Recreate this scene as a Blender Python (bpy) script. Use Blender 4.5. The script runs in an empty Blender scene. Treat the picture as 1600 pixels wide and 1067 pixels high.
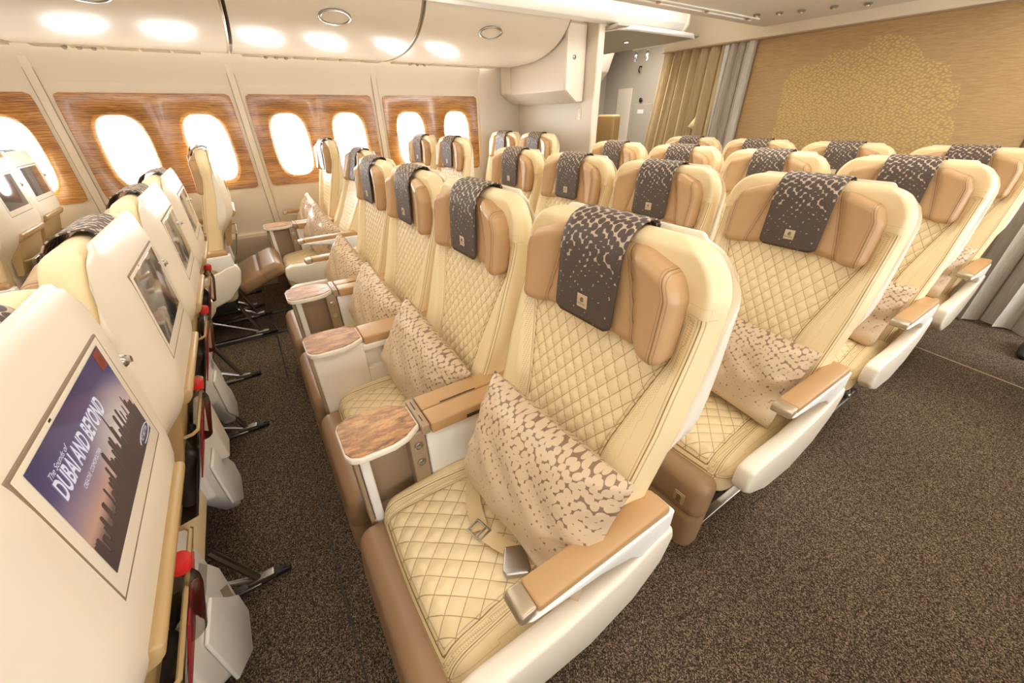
import bpy, bmesh, math, random
from mathutils import Vector, Matrix
D = bpy.data; C = bpy.context.scene.collection
PI = math.pi
S = bpy.context.scene
# ---------------------------------------------------------------- camera
cd = D.cameras.new('camera'); cam = D.objects.new('camera', cd); C.objects.link(cam); S.camera = cam
Fv = Vector((-0.72376312, 0.46697865, -0.50803335)); Rv = Vector((0.54937551, 0.83544577, -0.01472815)); Uv = Vector((-0.41755658, 0.28976077, 0.86121147))
M = Matrix((Rv, Uv, -Fv)).transposed().to_4x4(); M.translation = Vector((0.624, -0.704, 1.5))
cam.matrix_world = M
cd.sensor_width = 36; cd.lens = 36*598.7/1600; cd.clip_start = .02
# ---------------------------------------------------------------- world, light, exposure
w = D.worlds.new('world'); S.world = w; w.use_nodes = True
w.node_tree.nodes['Background'].inputs[0].default_value = (.93, .97, 1, 1)
w.node_tree.nodes['Background'].inputs[1].default_value = 7.0
vs = S.view_settings; vs.view_transform = 'Standard'; vs.look = 'None'; vs.gamma = 1; vs.use_curve_mapping = False
vs.exposure = 0.34
def area(name, loc, size, power, rot=(0, 0, 0), color=(1, .962, .905)):
    l = D.lights.new(name, 'AREA'); l.shape = 'RECTANGLE'; l.size, l.size_y = size; l.energy = power; l.color = color
    o = D.objects.new(name, l); C.objects.link(o); o.location = loc; o.rotation_euler = rot
    return o
area('cabin_ceiling_light', (.66, .6, 2.40), (.5, 6.0), 34)
area('cabin_ceiling_light', (-2.45, -.9, 2.40), (.25, 3.2), 16)
area('cabin_ceiling_light', (-.95, -1.6, 2.13), (1.5, 2.2), 11)
area('cabin_ceiling_light', (-.95, 1.9, 2.125), (1.3, 1.5), 14)
area('valance_fill_light', (-2.20, 1.6, 2.45), (.25, 3.4), 14, (0, .6, 0))  # added lamp, tilted towards the valance to brighten it
area('door_area_fill', (-3.3, 3.3, 2.11), (.3, .5), 14)
area('door_area_fill', (-3.7, 4.1, 2.44), (1.2, .6), 26)  # added fill without a fixture, brightens the dim door area
area('wall_cove_light', (-3.945, -.4, 2.03), (.05, 4.8), 4, color=(1, .98, .95))
area('daylight_through_windows', (-4.3, -.4, 1.28), (.55, 5.5), 165, (0, -PI/2, 0), (.93, .97, 1))
area('daylight_through_windows', (2.4, .6, 1.28), (.55, 6.5), 110, (0, PI/2, 0), (.90, .95, 1))
# ---------------------------------------------------------------- materials
def srgb(h):
    h = h.lstrip('#'); c = [int(h[i:i+2], 16)/255 for i in (0, 2, 4)]
    return tuple((x/12.92 if x <= .04045 else ((x+.055)/1.055)**2.4) for x in c) + (1,)
class NT:
    def __init__(s, name, col=(.8, .8, .8, 1), rough=.5, metal=0, spec=.5):
        s.m = D.materials.new(name); s.m.use_nodes = True; s.t = s.m.node_tree; s.n = s.t.nodes; s.l = s.t.links
        s.b = s.n['Principled BSDF']; s.b.inputs['Base Color'].default_value = col
        s.b.inputs['Roughness'].default_value = rough; s.b.inputs['Metallic'].default_value = metal
        s.b.inputs['Specular IOR Level'].default_value = spec
    def node(s, t, **k):
        n = s.n.new(t)
        for a, v in k.items(): setattr(n, a, v)
        return n
    def link(s, a, b): s.l.new(a, b)
    def val(s, x, inp):
        if hasattr(x, 'is_output') or hasattr(x, 'links'): s.link(x, inp)
        else: inp.default_value = x
    def math(s, op, a, b=0.0, c=None):
        n = s.node('ShaderNodeMath', operation=op); s.val(a, n.inputs[0]); s.val(b, n.inputs[1])
        if c is not None: s.val(c, n.inputs[2])
        return n.outputs[0]
    def mix(s, f, a, b):
        n = s.node('ShaderNodeMix', data_type='RGBA'); s.val(f, n.inputs[0]); s.val(a, n.inputs[6]); s.val(b, n.inputs[7]); return n.outputs[2]
    def ramp(s, f, stops):
        n = s.node('ShaderNodeValToRGB'); e = n.color_ramp.elements
        while len(e) > 1: e.remove(e[-1])
        e[0].position, e[0].color = stops[0]
        for p, c in stops[1:]: x = e.new(p); x.color = c
        s.link(f, n.inputs[0]); return n.outputs[0]
    def coord(s, which='UV', scale=None, rot=None):
        tc = s.node('ShaderNodeTexCoord'); o = tc.outputs[which]
        if scale or rot:
            mp = s.node('ShaderNodeMapping'); s.link(o, mp.inputs[0])
            if scale: mp.inputs['Scale'].default_value = scale
            if rot: mp.inputs['Rotation'].default_value = rot
            o = mp.outputs[0]
        return o
    def noise(s, v, scale, detail=2, rough=.5):
        n = s.node('ShaderNodeTexNoise'); s.link(v, n.inputs['Vector']); n.inputs['Scale'].default_value = scale
        n.inputs['Detail'].default_value = detail; n.inputs['Roughness'].default_value = rough; return n.outputs['Fac']
    def vor(s, v, scale, out='Distance', feature='F1', dims='2D', rnd=1.0):
        n = s.node('ShaderNodeTexVoronoi', feature=feature, voronoi_dimensions=dims); s.link(v, n.inputs['Vector'])
        n.inputs['Scale'].default_value = scale; n.inputs['Randomness'].default_value = rnd; return n.outputs[out]
    def bump(s, h, strength=.3, dist=.002, prev=None):
        n = s.node('ShaderNodeBump'); s.val(h, n.inputs['Height']); n.inputs['Strength'].default_value = strength; n.inputs['Distance'].default_value = dist
        if prev is not None: s.link(prev, n.inputs['Normal'])
        s.link(n.outputs[0], s.b.inputs['Normal']); return n.outputs[0]
    def color(s, c): s.val(c, s.b.inputs['Base Color'])
    def attr(s, name): n = s.node('ShaderNodeAttribute', attribute_name=name); return n.outputs['Fac']
def plain(name, col, rough=.5, metal=0, spec=.5, grain=0, gs=400):
    t = NT(name, srgb(col), rough, metal, spec)
    if grain: t.bump(t.noise(t.coord('Object'), gs, 3), grain, .001)
    return t.m
CREAM = '#f1daab'; TAN = '#c49d70'
def leather(name, col, thread, dw=0, dh=0, rough=.4):
    t = NT(name, srgb(col), rough, 0, .45)
    base = srgb(col); th = srgb(thread)
    obj = t.coord('Object')
    b = t.bump(t.noise(obj, 260, 4, .6), .16, .0012)
    q = t.attr('seam')                       # signed distance (m) to the nearest seam line
    line = t.math('LESS_THAN', t.math('ABSOLUTE', q), .0013)
    dash = t.math('LESS_THAN', t.math('ABSOLUTE', t.math('SUBTRACT', t.math('ABSOLUTE', q), .007)), .0009)
    l = t.math('MAXIMUM', line, t.math('MULTIPLY', dash, .55))
    if dw:
        uv = t.coord('UV'); sp = t.node('ShaderNodeSeparateXYZ'); t.link(uv, sp.inputs[0])
        u = t.math('DIVIDE', sp.outputs[0], dw); v = t.math('DIVIDE', sp.outputs[1], dh)
        m = None
        for a in (t.math('ADD', u, v), t.math('SUBTRACT', u, v)):
            d = t.math('ABSOLUTE', t.math('SUBTRACT', t.math('FRACT', a), .5))   # .5 at the line
            x = t.math('GREATER_THAN', d, .475); m = x if m is None else t.math('MAXIMUM', m, x)
        inside = t.math('GREATER_THAN', t.attr('quilt'), 0.0)
        l = t.math('MAXIMUM', l, t.math('MULTIPLY', t.math('MULTIPLY', m, inside), .8))
        # perforated band just outside the quilting
        band = t.math('MULTIPLY', t.math('LESS_THAN', t.attr('quilt'), -.012), t.math('GREATER_THAN', t.attr('quilt'), -.028))
        mp = t.node('ShaderNodeMapping'); t.link(uv, mp.inputs[0]); mp.inputs['Scale'].default_value = (170, 170, 1)
        dots = t.math('LESS_THAN', t.vor(mp.outputs[0], 1, rnd=0), .22)
        l = t.math('MAXIMUM', l, t.math('MULTIPLY', t.math('MULTIPLY', band, dots), .6))
    t.color(t.mix(l, base, th))
    return t.m
m_cream = leather('cream_quilted_leather', CREAM, '#9c7c4c', .042, .056)
m_cream_seat = leather('cream_quilted_cushion_leather', CREAM, '#9c7c4c', .056, .062)
m_tan = leather('tan_leather', TAN, '#8a6a45', rough=.36)
m_brown = leather('brown_leather', '#9e7d5b', '#65492f', rough=.4)
m_shell = plain('cream_plastic', '#f2e7d3', .32, grain=.05)
m_white = plain('white_plastic', '#f4f0e7', .35, grain=.05)
m_pad = plain('tan_armrest_skin', '#bd9565', .42, grain=.1)
m_taupe = plain('taupe_plastic', '#a58d70', .4, grain=.05)
m_tray = plain('tan_tray_plastic', '#b89a6a', .4, grain=.05)
m_cap = plain('champagne_metal', '#bfae94', .3, .6)
m_steel = plain('brushed_steel', '#b9b6b0', .28, 1)
m_dark = plain('dark_plastic', '#26211d', .45)
m_slit = plain('slit_black', '#3a2c1e', .6)
m_red = plain('red_plastic', '#d42a24', .35)
m_redcard = plain('red_cover_print', '#a8252b', .4)
m_paper = plain('white_paper', '#e9e6e0', .5)
m_belt = plain('cream_webbing', '#e0c693', .6, grain=.4, gs=500)
m_ceil = plain('ceiling_plastic', '#ded6c8', .4, grain=.03)
m_ceil2 = plain('ceiling_cream_panel', '#f0e2c8', .45)
m_binm = plain('bin_plastic', '#ece0cd', .27, spec=.5, grain=.02)
m_wall = plain('sidewall_lining', '#e6d8c2', .42, grain=.06, gs=700)
m_dado = plain('dado_carpet_panel', '#d6c3a8', .8, grain=.3, gs=500)
m_part = plain('partition_laminate', '#d8cbb9', .45, grain=.05)
m_grey = plain('grey_door_lining', '#b2a898', .5, grain=.05)
m_rim = plain('window_rim', '#ecdcc0', .25)
m_emblem = plain('tag_label', '#cbb593', .6)
m_groove = plain('panel_groove', '#8d7a62', .7)
def wood(name, scale, c1, c2, c3, rough, axis, coat=.35):
    t = NT(name, rough=rough, spec=.6)
    v = t.coord('Object', scale=axis)
    n1 = t.noise(v, scale, 6, .65)
    wv = t.node('ShaderNodeTexWave', wave_type='BANDS', bands_direction='Z'); t.link(v, wv.inputs['Vector'])
    wv.inputs['Scale'].default_value = scale*1.3; wv.inputs['Distortion'].default_value = 14; wv.inputs['Detail'].default_value = 5; wv.inputs['Detail Scale'].default_value = .8; wv.inputs['Detail Roughness'].default_value = .65
    n2 = t.noise(v, scale*9, 3, .7)
    f = t.math('ADD', t.math('MULTIPLY', n1, .62), t.math('ADD', t.math('MULTIPLY', wv.outputs['Fac'], .16), t.math('MULTIPLY', n2, .24)))
    t.color(t.ramp(f, [(.36, srgb(c1)), (.5, srgb(c2)), (.64, srgb(c3))]))
    t.b.inputs['Coat Weight'].default_value = coat; t.b.inputs['Coat Roughness'].default_value = .12
    return t.m
m_wood = wood('olive_wood_panel', 3.2, '#754512', '#ad7430', '#cd964e', .32, (1, .6, 5))
m_tablewood = wood('walnut_table_top', 12, '#754821', '#a8743f', '#c8955a', .42, (2.2, .7, 1), .08)
def glass(name, tint=(1, 1, 1, 1), gl=.08, rough=.02):
    m = D.materials.new(name); m.use_nodes = True; t = m.node_tree; t.nodes.clear()
    o = t.nodes.new('ShaderNodeOutputMaterial'); a = t.nodes.new('ShaderNodeBsdfTransparent'); b = t.nodes.new('ShaderNodeBsdfGlossy'); x = t.nodes.new('ShaderNodeMixShader')
    f = t.nodes.new('ShaderNodeFresnel'); ad = t.nodes.new('ShaderNodeMath'); ad.operation = 'ADD'; ad.inputs[1].default_value = gl
    a.inputs[0].default_value = tint; b.inputs['Roughness'].default_value = rough
    t.links.new(f.outputs[0], ad.inputs[0]); t.links.new(ad.outputs[0], x.inputs[0]); t.links.new(a.outputs[0], x.inputs[1]); t.links.new(b.outputs[0], x.inputs[2]); t.links.new(x.outputs[0], o.inputs[0])
    return m
m_glass = glass('window_glass', gl=0.0)
m_clear = glass('clear_plastic', (.88, .86, .84, 1), .06, .08)
def shapes(name, bg, fg, scale, v0, v1, t0, t1, rough, tex, rnd=.75):
    # small concave triangles left between packed discs, thinning out from v0 to v1
    t = NT(name, rough=rough); uv = t.coord('UV'); sp = t.node('ShaderNodeSeparateXYZ'); t.link(uv, sp.inputs[0])
    mr = t.node('ShaderNodeMapRange'); t.link(sp.outputs[1], mr.inputs[0])
    for i, x in enumerate((v0, v1, t0, t1)): mr.inputs[i+1].default_value = x
    nz = t.node('ShaderNodeTexNoise'); t.link(uv, nz.inputs['Vector']); nz.inputs['Scale'].default_value = scale*.35; nz.inputs['Detail'].default_value = 1
    va = t.node('ShaderNodeVectorMath', operation='MULTIPLY_ADD'); t.link(nz.outputs['Color'], va.inputs[0]); va.inputs[1].default_value = (1.1/scale,)*3; t.link(uv, va.inputs[2])
    rm = t.node('ShaderNodeMapping'); t.link(va.outputs[0], rm.inputs[0]); rm.inputs['Rotation'].default_value = (0, 0, .5)
    d = t.vor(rm.outputs[0], scale, rnd=rnd)
    m = t.math('GREATER_THAN', d, mr.outputs[0])
    t.color(t.mix(m, srgb(bg), srgb(fg)))
    if tex: t.bump(t.noise(t.coord('Object'), 900, 2), tex, .001)
    return t.m
m_cover = shapes('patterned_headrest_cloth', '#54463c', '#c3ad95', 56, .06, .25, .70, .475, .62, .3, .34)
m_pillow = shapes('patterned_pillow_satin', '#d3b998', '#8b7059', 62, .04, .33, .70, .485, .36, .1, .36)
t = NT('speckled_carpet', rough=.95, spec=.1); ob = t.coord('Object')
n = t.vor(ob, 350, 'Color', dims='3D'); sp = t.node('ShaderNodeSeparateColor'); t.link(n, sp.inputs[0])
n2 = t.noise(ob, 190, 2, .7)
t.color(t.ramp(t.math('ADD', t.math('MULTIPLY', sp.outputs[0], .6), t.math('MULTIPLY', n2, .45)), [(.30, srgb('#30271f')), (.55, srgb('#54463a')), (.68, srgb('#7f6c58')), (.85, srgb('#ac967a'))]))
t.bump(t.noise(ob, 150, 3, .8), .8, .006); m_carpet = t.m
t = NT('gold_weave_panel', rough=.62); ob = t.coord('Object')
st = t.noise(t.coord('Object', scale=(4, 4, 110)), 3.5, 4, .75)
bgc = t.ramp(st, [(.3, srgb('#a48459')), (.5, srgb('#bc9a69')), (.7, srgb('#ceaf82'))])
mp = t.node('ShaderNodeMapping'); t.link(ob, mp.inputs[0]); mp.inputs['Location'].default_value = (1.02, 0, -1.42); 
sx = t.node('ShaderNodeSeparateXYZ'); t.link(mp.outputs[0], sx.inputs[0])
r = t.math('SQRT', t.math('ADD', t.math('POWER', t.math('DIVIDE', sx.outputs[0], .66), 2), t.math('POWER', t.math('DIVIDE', sx.outputs[2], .58), 2)))
r = t.math('ADD', r, t.math('MULTIPLY', t.math('SUBTRACT', t.noise(ob, 2.6, 3, .55), .5), .9))
mask = t.math('LESS_THAN', r, 1.0)
vm = t.node('ShaderNodeCombineXYZ'); s0 = t.node('ShaderNodeSeparateXYZ'); t.link(ob, s0.inputs[0]); t.link(s0.outputs[0], vm.inputs[0]); t.link(s0.outputs[2], vm.inputs[1])
mp2 = t.node('ShaderNodeMapping'); t.link(vm.outputs[0], mp2.inputs[0]); mp2.inputs['Rotation'].default_value = (0, 0, .6); mp2.inputs['Scale'].default_value = (1, 1.5, 1)
spots = t.math('LESS_THAN', t.vor(mp2.outputs[0], 36, rnd=.6), .34)
t.color(t.mix(t.math('MULTIPLY', t.math('MULTIPLY', mask, spots), .75), bgc, srgb('#d9be72')))
t.bump(st, .3, .002); m_gold = t.m
t = NT('curtain_cloth', rough=.75); st = t.noise(t.coord('Object', scale=(30, 30, 1.5)), 5, 3, .6)
t.color(t.ramp(st, [(.3, srgb('#ad9670')), (.7, srgb('#c9b28a'))])); t.bump(st, .2, .002); m_curt = t.m
t = NT('grey_curtain_cloth', rough=.75); st = t.noise(t.coord('Object', scale=(30, 30, 1.5)), 5, 3, .6)
t.color(t.ramp(st, [(.3, srgb('#a79c8c')), (.7, srgb('#c4b9a9'))])); t.bump(st, .2, .002); m_curt2 = t.m
t = NT('switched_off_screen', srgb('#565b61'), .12, 0, .9); t.b.inputs['Coat Weight'].default_value = 1; t.b.inputs['Coat Roughness'].default_value = .05; m_screen = t.m  # base grey lightened to stand in for reflections of the lit cushions
def emis(name, col, st=1.0):
    t = NT(name, (0, 0, 0, 1), .3); t.b.inputs['Emission Color'].default_value = srgb(col); t.b.inputs['Emission Strength'].default_value = st; return t.m
m_lamp = emis('lamp_glow', '#fffaf0', 8)
# lit picture: dusk sky gradient with city haze
t = NT('lit_screen_picture', (0, 0, 0, 1), .12); uv = t.coord('UV'); sp = t.node('ShaderNodeSeparateXYZ'); t.link(uv, sp.inputs[0])
g1 = t.ramp(sp.outputs[1], [(0, srgb('#2c2533')), (.22, srgb('#4b3640')), (.34, srgb('#b98a74')), (.5, srgb('#8f7480')), (.72, srgb('#54496b')), (1, srgb('#3a3558'))])
dx = t.math('SUBTRACT', sp.outputs[0], .72); dy = t.math('SUBTRACT', sp.outputs[1], .42)
rr = t.math('SQRT', t.math('ADD', t.math('MULTIPLY', dx, dx), t.math('MULTIPLY', dy, dy)))
gl = t.node('ShaderNodeMapRange'); t.link(rr, gl.inputs[0]); gl.inputs[1].default_value = 0; gl.inputs[2].default_value = .42; gl.inputs[3].default_value = .75; gl.inputs[4].default_value = 0
t.val(t.mix(gl.outputs[0], g1, srgb('#dcc9b8')), t.b.inputs['Emission Color']); t.b.inputs['Emission Strength'].default_value = .75
m_pic = t.m
m_txt = emis('screen_lettering', '#d9d2dc', .8)
m_sky1 = emis('screen_skyline', '#4a3838', .6)
m_txtd = plain('dark_lettering', '#5a4a3c', .5)
# ---------------------------------------------------------------- mesh helpers
def mesh(name, verts, faces, mat, uvf=None, attrs=None, smooth=True, mats=None):
    me = D.meshes.new(name); me.from_pydata([tuple(v) for v in verts], [], faces); me.update()
    me.materials.append(mat)
    if uvf:
        l = me.uv_layers.new(name='UVMap'); vi = [0]*len(me.loops); me.loops.foreach_get('vertex_index', vi)
        flat = []
        for i in vi: flat += [uvf[i][0], uvf[i][1]]
        l.data.foreach_set('uv', flat)
    if attrs:
        for k, vals in attrs.items():
            a = me.attributes.new(k, 'FLOAT', 'POINT'); a.data.foreach_set('value', vals)
    if smooth: me.polygons.foreach_set('use_smooth', [True]*len(me.polygons))
    return me
def axis_pts(h, r, step, nr=4):
    inner = h - r; n = max(1, int(round(2*inner/step)))
    a = [-inner + 2*inner*i/n for i in range(n+1)]
    e = [inner + r*(math.tan(PI/4*(i+1)/nr)) for i in range(nr)]
    return [-x for x in reversed(e)] + a + e
def rbox(size, r, step, deform=None, nr=4):
    """rounded box centred on the origin: welded verts, faces and the undeformed coordinates"""
    hx, hy, hz = [s/2 for s in size]; r = min(r, hx*.98, hy*.98, hz*.98)
    st = step if isinstance(step, (tuple, list)) else (step,)*3
    ax = [axis_pts(h, r, s, nr) for h, s in zip((hx, hy, hz), st)]
    H = (hx, hy, hz); idx = {}; V = []; Fc = []
    def vert(i, j, k):
        key = (i, j, k)
        if key in idx: return idx[key]
        p = (ax[0][i], ax[1][j], ax[2][k])
        q = [max(-(h-r), min(h-r, c)) for c, h in zip(p, H)]
        d = [a-b for a, b in zip(p, q)]; L = math.sqrt(sum(c*c for c in d)) or 1
        V.append([b + c/L*r for b, c in zip(q, d)]); idx[key] = len(V)-1; return len(V)-1
    n = [len(a) for a in ax]
    for j in range(n[1]-1):
        for k in range(n[2]-1):
            Fc.append((vert(0, j, k), vert(0, j, k+1), vert(0, j+1, k+1), vert(0, j+1, k)))
            e = n[0]-1; Fc.append((vert(e, j, k), vert(e, j+1, k), vert(e, j+1, k+1), vert(e, j, k+1)))
    for i in range(n[0]-1):
        for k in range(n[2]-1):
            Fc.append((vert(i, 0, k), vert(i+1, 0, k), vert(i+1, 0, k+1), vert(i, 0, k+1)))
            e = n[1]-1; Fc.append((vert(i, e, k), vert(i, e, k+1), vert(i+1, e, k+1), vert(i+1, e, k)))
    for i in range(n[0]-1):
        for j in range(n[1]-1):
            Fc.append((vert(i, j, 0), vert(i, j+1, 0), vert(i+1, j+1, 0), vert(i+1, j, 0)))
            e = n[2]-1; Fc.append((vert(i, j, e), vert(i+1, j, e), vert(i+1, j+1, e), vert(i, j+1, e)))
    P = [tuple(v) for v in V]
    if deform: V = [deform(*v) for v in V]
    return V, Fc, P
def join(*parts):
    V = []; Fc = []
    for v, f, *_ in parts:
        o = len(V); V += [tuple(x) for x in v]; Fc += [tuple(i+o for i in q) for q in f]
    return V, Fc
def bx(c, s, r=.004, step=.2, nr=2, fn=None):
    v, f, p = rbox(s, r, step, None, nr)
    v = [(a+c[0], b+c[1], d+c[2]) for a, b, d in v]
    if fn: v = [fn(*x) for x in v]
    return v, f
def tube(pts, r, n=10, cap=True):
    V = []; Fc = []; pts = [Vector(p) for p in pts]
    rs = r if isinstance(r, (list, tuple)) else [r]*len(pts)
    up = Vector((0, 0, 1)); prev = None
    for i, p in enumerate(pts):
        d = (pts[min(i+1, len(pts)-1)] - pts[max(i-1, 0)]).normalized()
        a = d.cross(up) if prev is None else prev - d*prev.dot(d)
        if a.length < 1e-4: a = d.cross(Vector((1, 0, 0)))
        a.normalize(); b = d.cross(a); prev = a
        for k in range(n): V.append(p + rs[i]*(math.cos(2*PI*k/n)*a + math.sin(2*PI*k/n)*b))
    for i in range(len(pts)-1):
        for k in range(n): Fc.append((i*n+k, i*n+(k+1) % n, (i+1)*n+(k+1) % n, (i+1)*n+k))
    if cap: Fc += [tuple(reversed(range(n))), tuple(range((len(pts)-1)*n, len(pts)*n))]
    return V, Fc
def prism(poly, a0, a1, axis='x', bev=0, seg=3):
    """polygon (two coordinates) extruded along axis from a0 to a1, edges rounded"""
    def P(u, v, a): return {'x': (a, u, v), 'y': (u, a, v), 'z': (u, v, a)}[axis]
    n = len(poly); V = [P(u, v, a0) for u, v in poly] + [P(u, v, a1) for u, v in poly]
    Fc = [tuple(range(n)), tuple(reversed(range(n, 2*n)))] + [(i, i+n, (i+1) % n + n, (i+1) % n) for i in range(n)]
    bm = bmesh.new(); vs_ = [bm.verts.new(v) for v in V]
    for f in Fc: bm.faces.new([vs_[i] for i in f])
    bmesh.ops.recalc_face_normals(bm, faces=bm.faces)
    if bev:
        bmesh.ops.bevel(bm, geom=list(bm.edges)+list(bm.verts), offset=bev, segments=seg, profile=.5, affect='EDGES', clamp_overlap=True)
    bmesh.ops.triangulate(bm, faces=[f for f in bm.faces if len(f.verts) > 4])
    bm.verts.index_update(); V = [tuple(v.co) for v in bm.verts]; Fc = [tuple(v.index for v in f.verts) for f in bm.faces]; bm.free()
    return V, Fc
def lathe(prof, c=(0, 0, 0), n=24, axis='z'):
    V = []; Fc = []
    for r, z in prof:
        for k in range(n):
            a = 2*PI*k/n; x, y = r*math.cos(a), r*math.sin(a)
            p = {'z': (x, y, z), 'x': (z, x, y), 'y': (x, z, y)}[axis]
            V.append((p[0]+c[0], p[1]+c[1], p[2]+c[2]))
    for i in range(len(prof)-1):
        for k in range(n): Fc.append((i*n+k, i*n+(k+1) % n, (i+1)*n+(k+1) % n, (i+1)*n+k))
    Fc.append(tuple(reversed(range(n)))); Fc.append(tuple(range((len(prof)-1)*n, len(prof)*n)))
    return V, Fc
def sm(x): x = max(0., min(1., x)); return x*x*(3-2*x)
def interp(x, pts):
    if x <= pts[0][0]: return pts[0][1]
    for (a, b), (c, d) in zip(pts, pts[1:]):
        if x <= c: return b + (d-b)*(x-a)/(c-a)
    return pts[-1][1]
def sinterp(x, pts):     # smooth (monotone-ish) interpolation by averaging
    return sum(interp(x+d, pts) for d in (-.05, -.025, 0, .025, .05))/5
def smooth_angle(me, ang=40):
    me.polygons.foreach_set('use_smooth', [True]*len(me.polygons))
    bm = bmesh.new(); bm.from_mesh(me); lim = math.radians(ang)
    for e in bm.edges:
        if len(e.link_faces) == 2 and e.calc_face_angle(0) > lim: e.smooth = False
    bm.to_mesh(me); bm.free()
MC = {}
def mk(key, builder, mat, **k):
    if key not in MC:
        r_ = builder(); me = mesh(key, r_[0], r_[1], mat, **k)
        smooth_angle(me); MC[key] = me
    return MC[key]
def ob(name, me, parent=None, loc=None, rot=None, scale=None):
    o = D.objects.new(name, me); C.objects.link(o)
    if parent: o.parent = parent
    if loc: o.location = loc
    if rot: o.rotation_euler = rot
    if scale: o.scale = scale
    return o
def tag(o, label, cat, group=None, kind=None):
    if label: o['label'] = label
    if cat: o['category'] = cat
    if group: o['group'] = group
    if kind: o['kind'] = kind
    return o
def thing(name, label, cat, loc=(0, 0, 0), rotz=0, group=None):
    o = D.objects.new(name, None); C.objects.link(o); o.location = loc; o.rotation_euler = (0, 0, rotz); o.empty_display_size = .1
    return tag(o, label, cat, group)
def struct(name, vf, mat, parent=None, **k):
    me = mesh(name, vf[0], vf[1], mat, **k); smooth_angle(me, 35)
    o = ob(name, me, parent)
    if parent is None: o['kind'] = 'structure'
    return o
def text_mesh(s, size, mat, key, font_shear=0, sx=1.0, off=0.0):
    if key in MC: return MC[key]
    c = D.curves.new(key, 'FONT'); c.body = s; c.size = size; c.align_x = 'LEFT'; c.align_y = 'BOTTOM'; c.shear = font_shear; c.offset = off
    o = D.objects.new(key, c); C.objects.link(o)
    bpy.context.view_layer.update()
    me = D.meshes.new_from_object(o.evaluated_get(bpy.context.evaluated_depsgraph_get()))
    for v in me.vertices: v.co.x *= sx
    D.objects.remove(o); D.curves.remove(c); me.materials.clear(); me.materials.append(mat); me.name = key; MC[key] = me; return me
# ---------------------------------------------------------------- seat parts
LEAN = [(.40, -.185), (.46, -.175), (.80, -.085), (1.05, -.014), (1.2, .0), (1.30, -.005)]
def yc(z): return sinterp(z, LEAN)
def wid(z, W=.30):
    a = interp(z, [(.4, W-.035), (.62, W-.02), (.9, W-.002), (1.15, W)])
    R = .115; t_ = z-(1.295-R)
    if t_ > 0: a = a - R + math.sqrt(max(0, R*R - min(t_, R*.985)**2))
    return a
def quilt_h(u, v, dw, dh, amp):
    a = u/dw+v/dh; b = u/dw-v/dh
    fa = abs(math.sin(PI*(a))); fb = abs(math.sin(PI*(b)))
    return amp*(min(fa, fb)**.55)
def build_backrest():
    H = 1.295-.44
    V, Fc, P = rbox((.60, .058, H), .028, (.0068, .03, .0068), None, 5)
    out = []; uv = []; seam = []; q = []
    for x, y, z in V:
        zz = z + H/2 + .44; s = x/.30; X = s*wid(zz)
        qx = interp(zz, [(.44, .13), (.62, .14), (.8, .165), (.95, .205), (1.05, .235), (1.2, .24)])
        d = min(qx-abs(X), 1.13-zz)                # inside the quilting
        seam2 = (wid(zz)-.020) - abs(X) if zz < 1.16 else .05
        front = y < -.012
        Y = y - .0085
        if front:
            wgt = sm((-y-.012)/.016)
            bol = .030*sm((abs(X)-qx+.005)/.05)*(1-.75*sm((zz-.98)/.22))*(1-.0*sm((abs(X)-.27)/.03))
            bol += .012*math.exp(-((zz-.62)/.10)**2)
            g = quilt_h(X, zz, .042, .056, .008) if d > 0 else 0
            g *= sm(d/.006) if d > 0 else 0
            g -= .004*math.exp(-(d/.004)**2)
            g += .006*sm((zz-1.14)/.03)
            Y -= wgt*(bol+g)
        Y += yc(zz)
        out.append((X, Y, zz)); uv.append((X, zz))
        q.append(d if front else -1.0)
        dd = d if abs(d) < abs(seam2) else seam2
        seam.append(dd if front else 1.0)
    me = mesh('backrest', out, Fc, m_cream, uv, {'seam': seam, 'quilt': q}); return me
def build_cushion():
    L = .53
    V, Fc, P = rbox((.57, L, .145), .058, (.0075, .0075, .04), None, 6)
    out = []; uv = []; seam = []; q = []
    for x, y, z in V:
        qx = interp(y, [(-.27, .205), (.27, .165)])
        d = min(qx-abs(x), y+.255, .2-y)
        Z = z; top = z > .03
        if top:
            wgt = sm((z-.03)/.03)
            g = quilt_h(x, y, .056, .062, .0075)*sm(d/.006) if d > 0 else 0
            g -= .004*math.exp(-(d/.004)**2)
            g -= .003*math.exp(-((d+.030)/.004)**2)
            g += .016*sm((abs(x)-.2)/.06) + .006*math.cos(x*8)
            Z += wgt*g
        Z += -.012*(y/.26) if y > 0 else -.03*(y/.265)**2*1.0 - .012*(y/.26)*0
        Y = y - (.012*math.cos(x/.285*PI/2) if y < 0 else 0)*sm(-y/.25)
        out.append((x, Y-.375, Z+.405)); uv.append((x, y))
        q.append(d if top else -1)
        s2 = d+.034
        dd = d if abs(d) < abs(s2) else s2
        if abs(z-.035) < .03 and (abs(x) > .26 or y < -.24):
            e = z-.028
            if abs(e) < abs(dd): dd = e
        seam.append(dd)
    return mesh('seat_cushion', out, Fc, m_cream_seat, uv, {'seam': seam, 'quilt': q})
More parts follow.
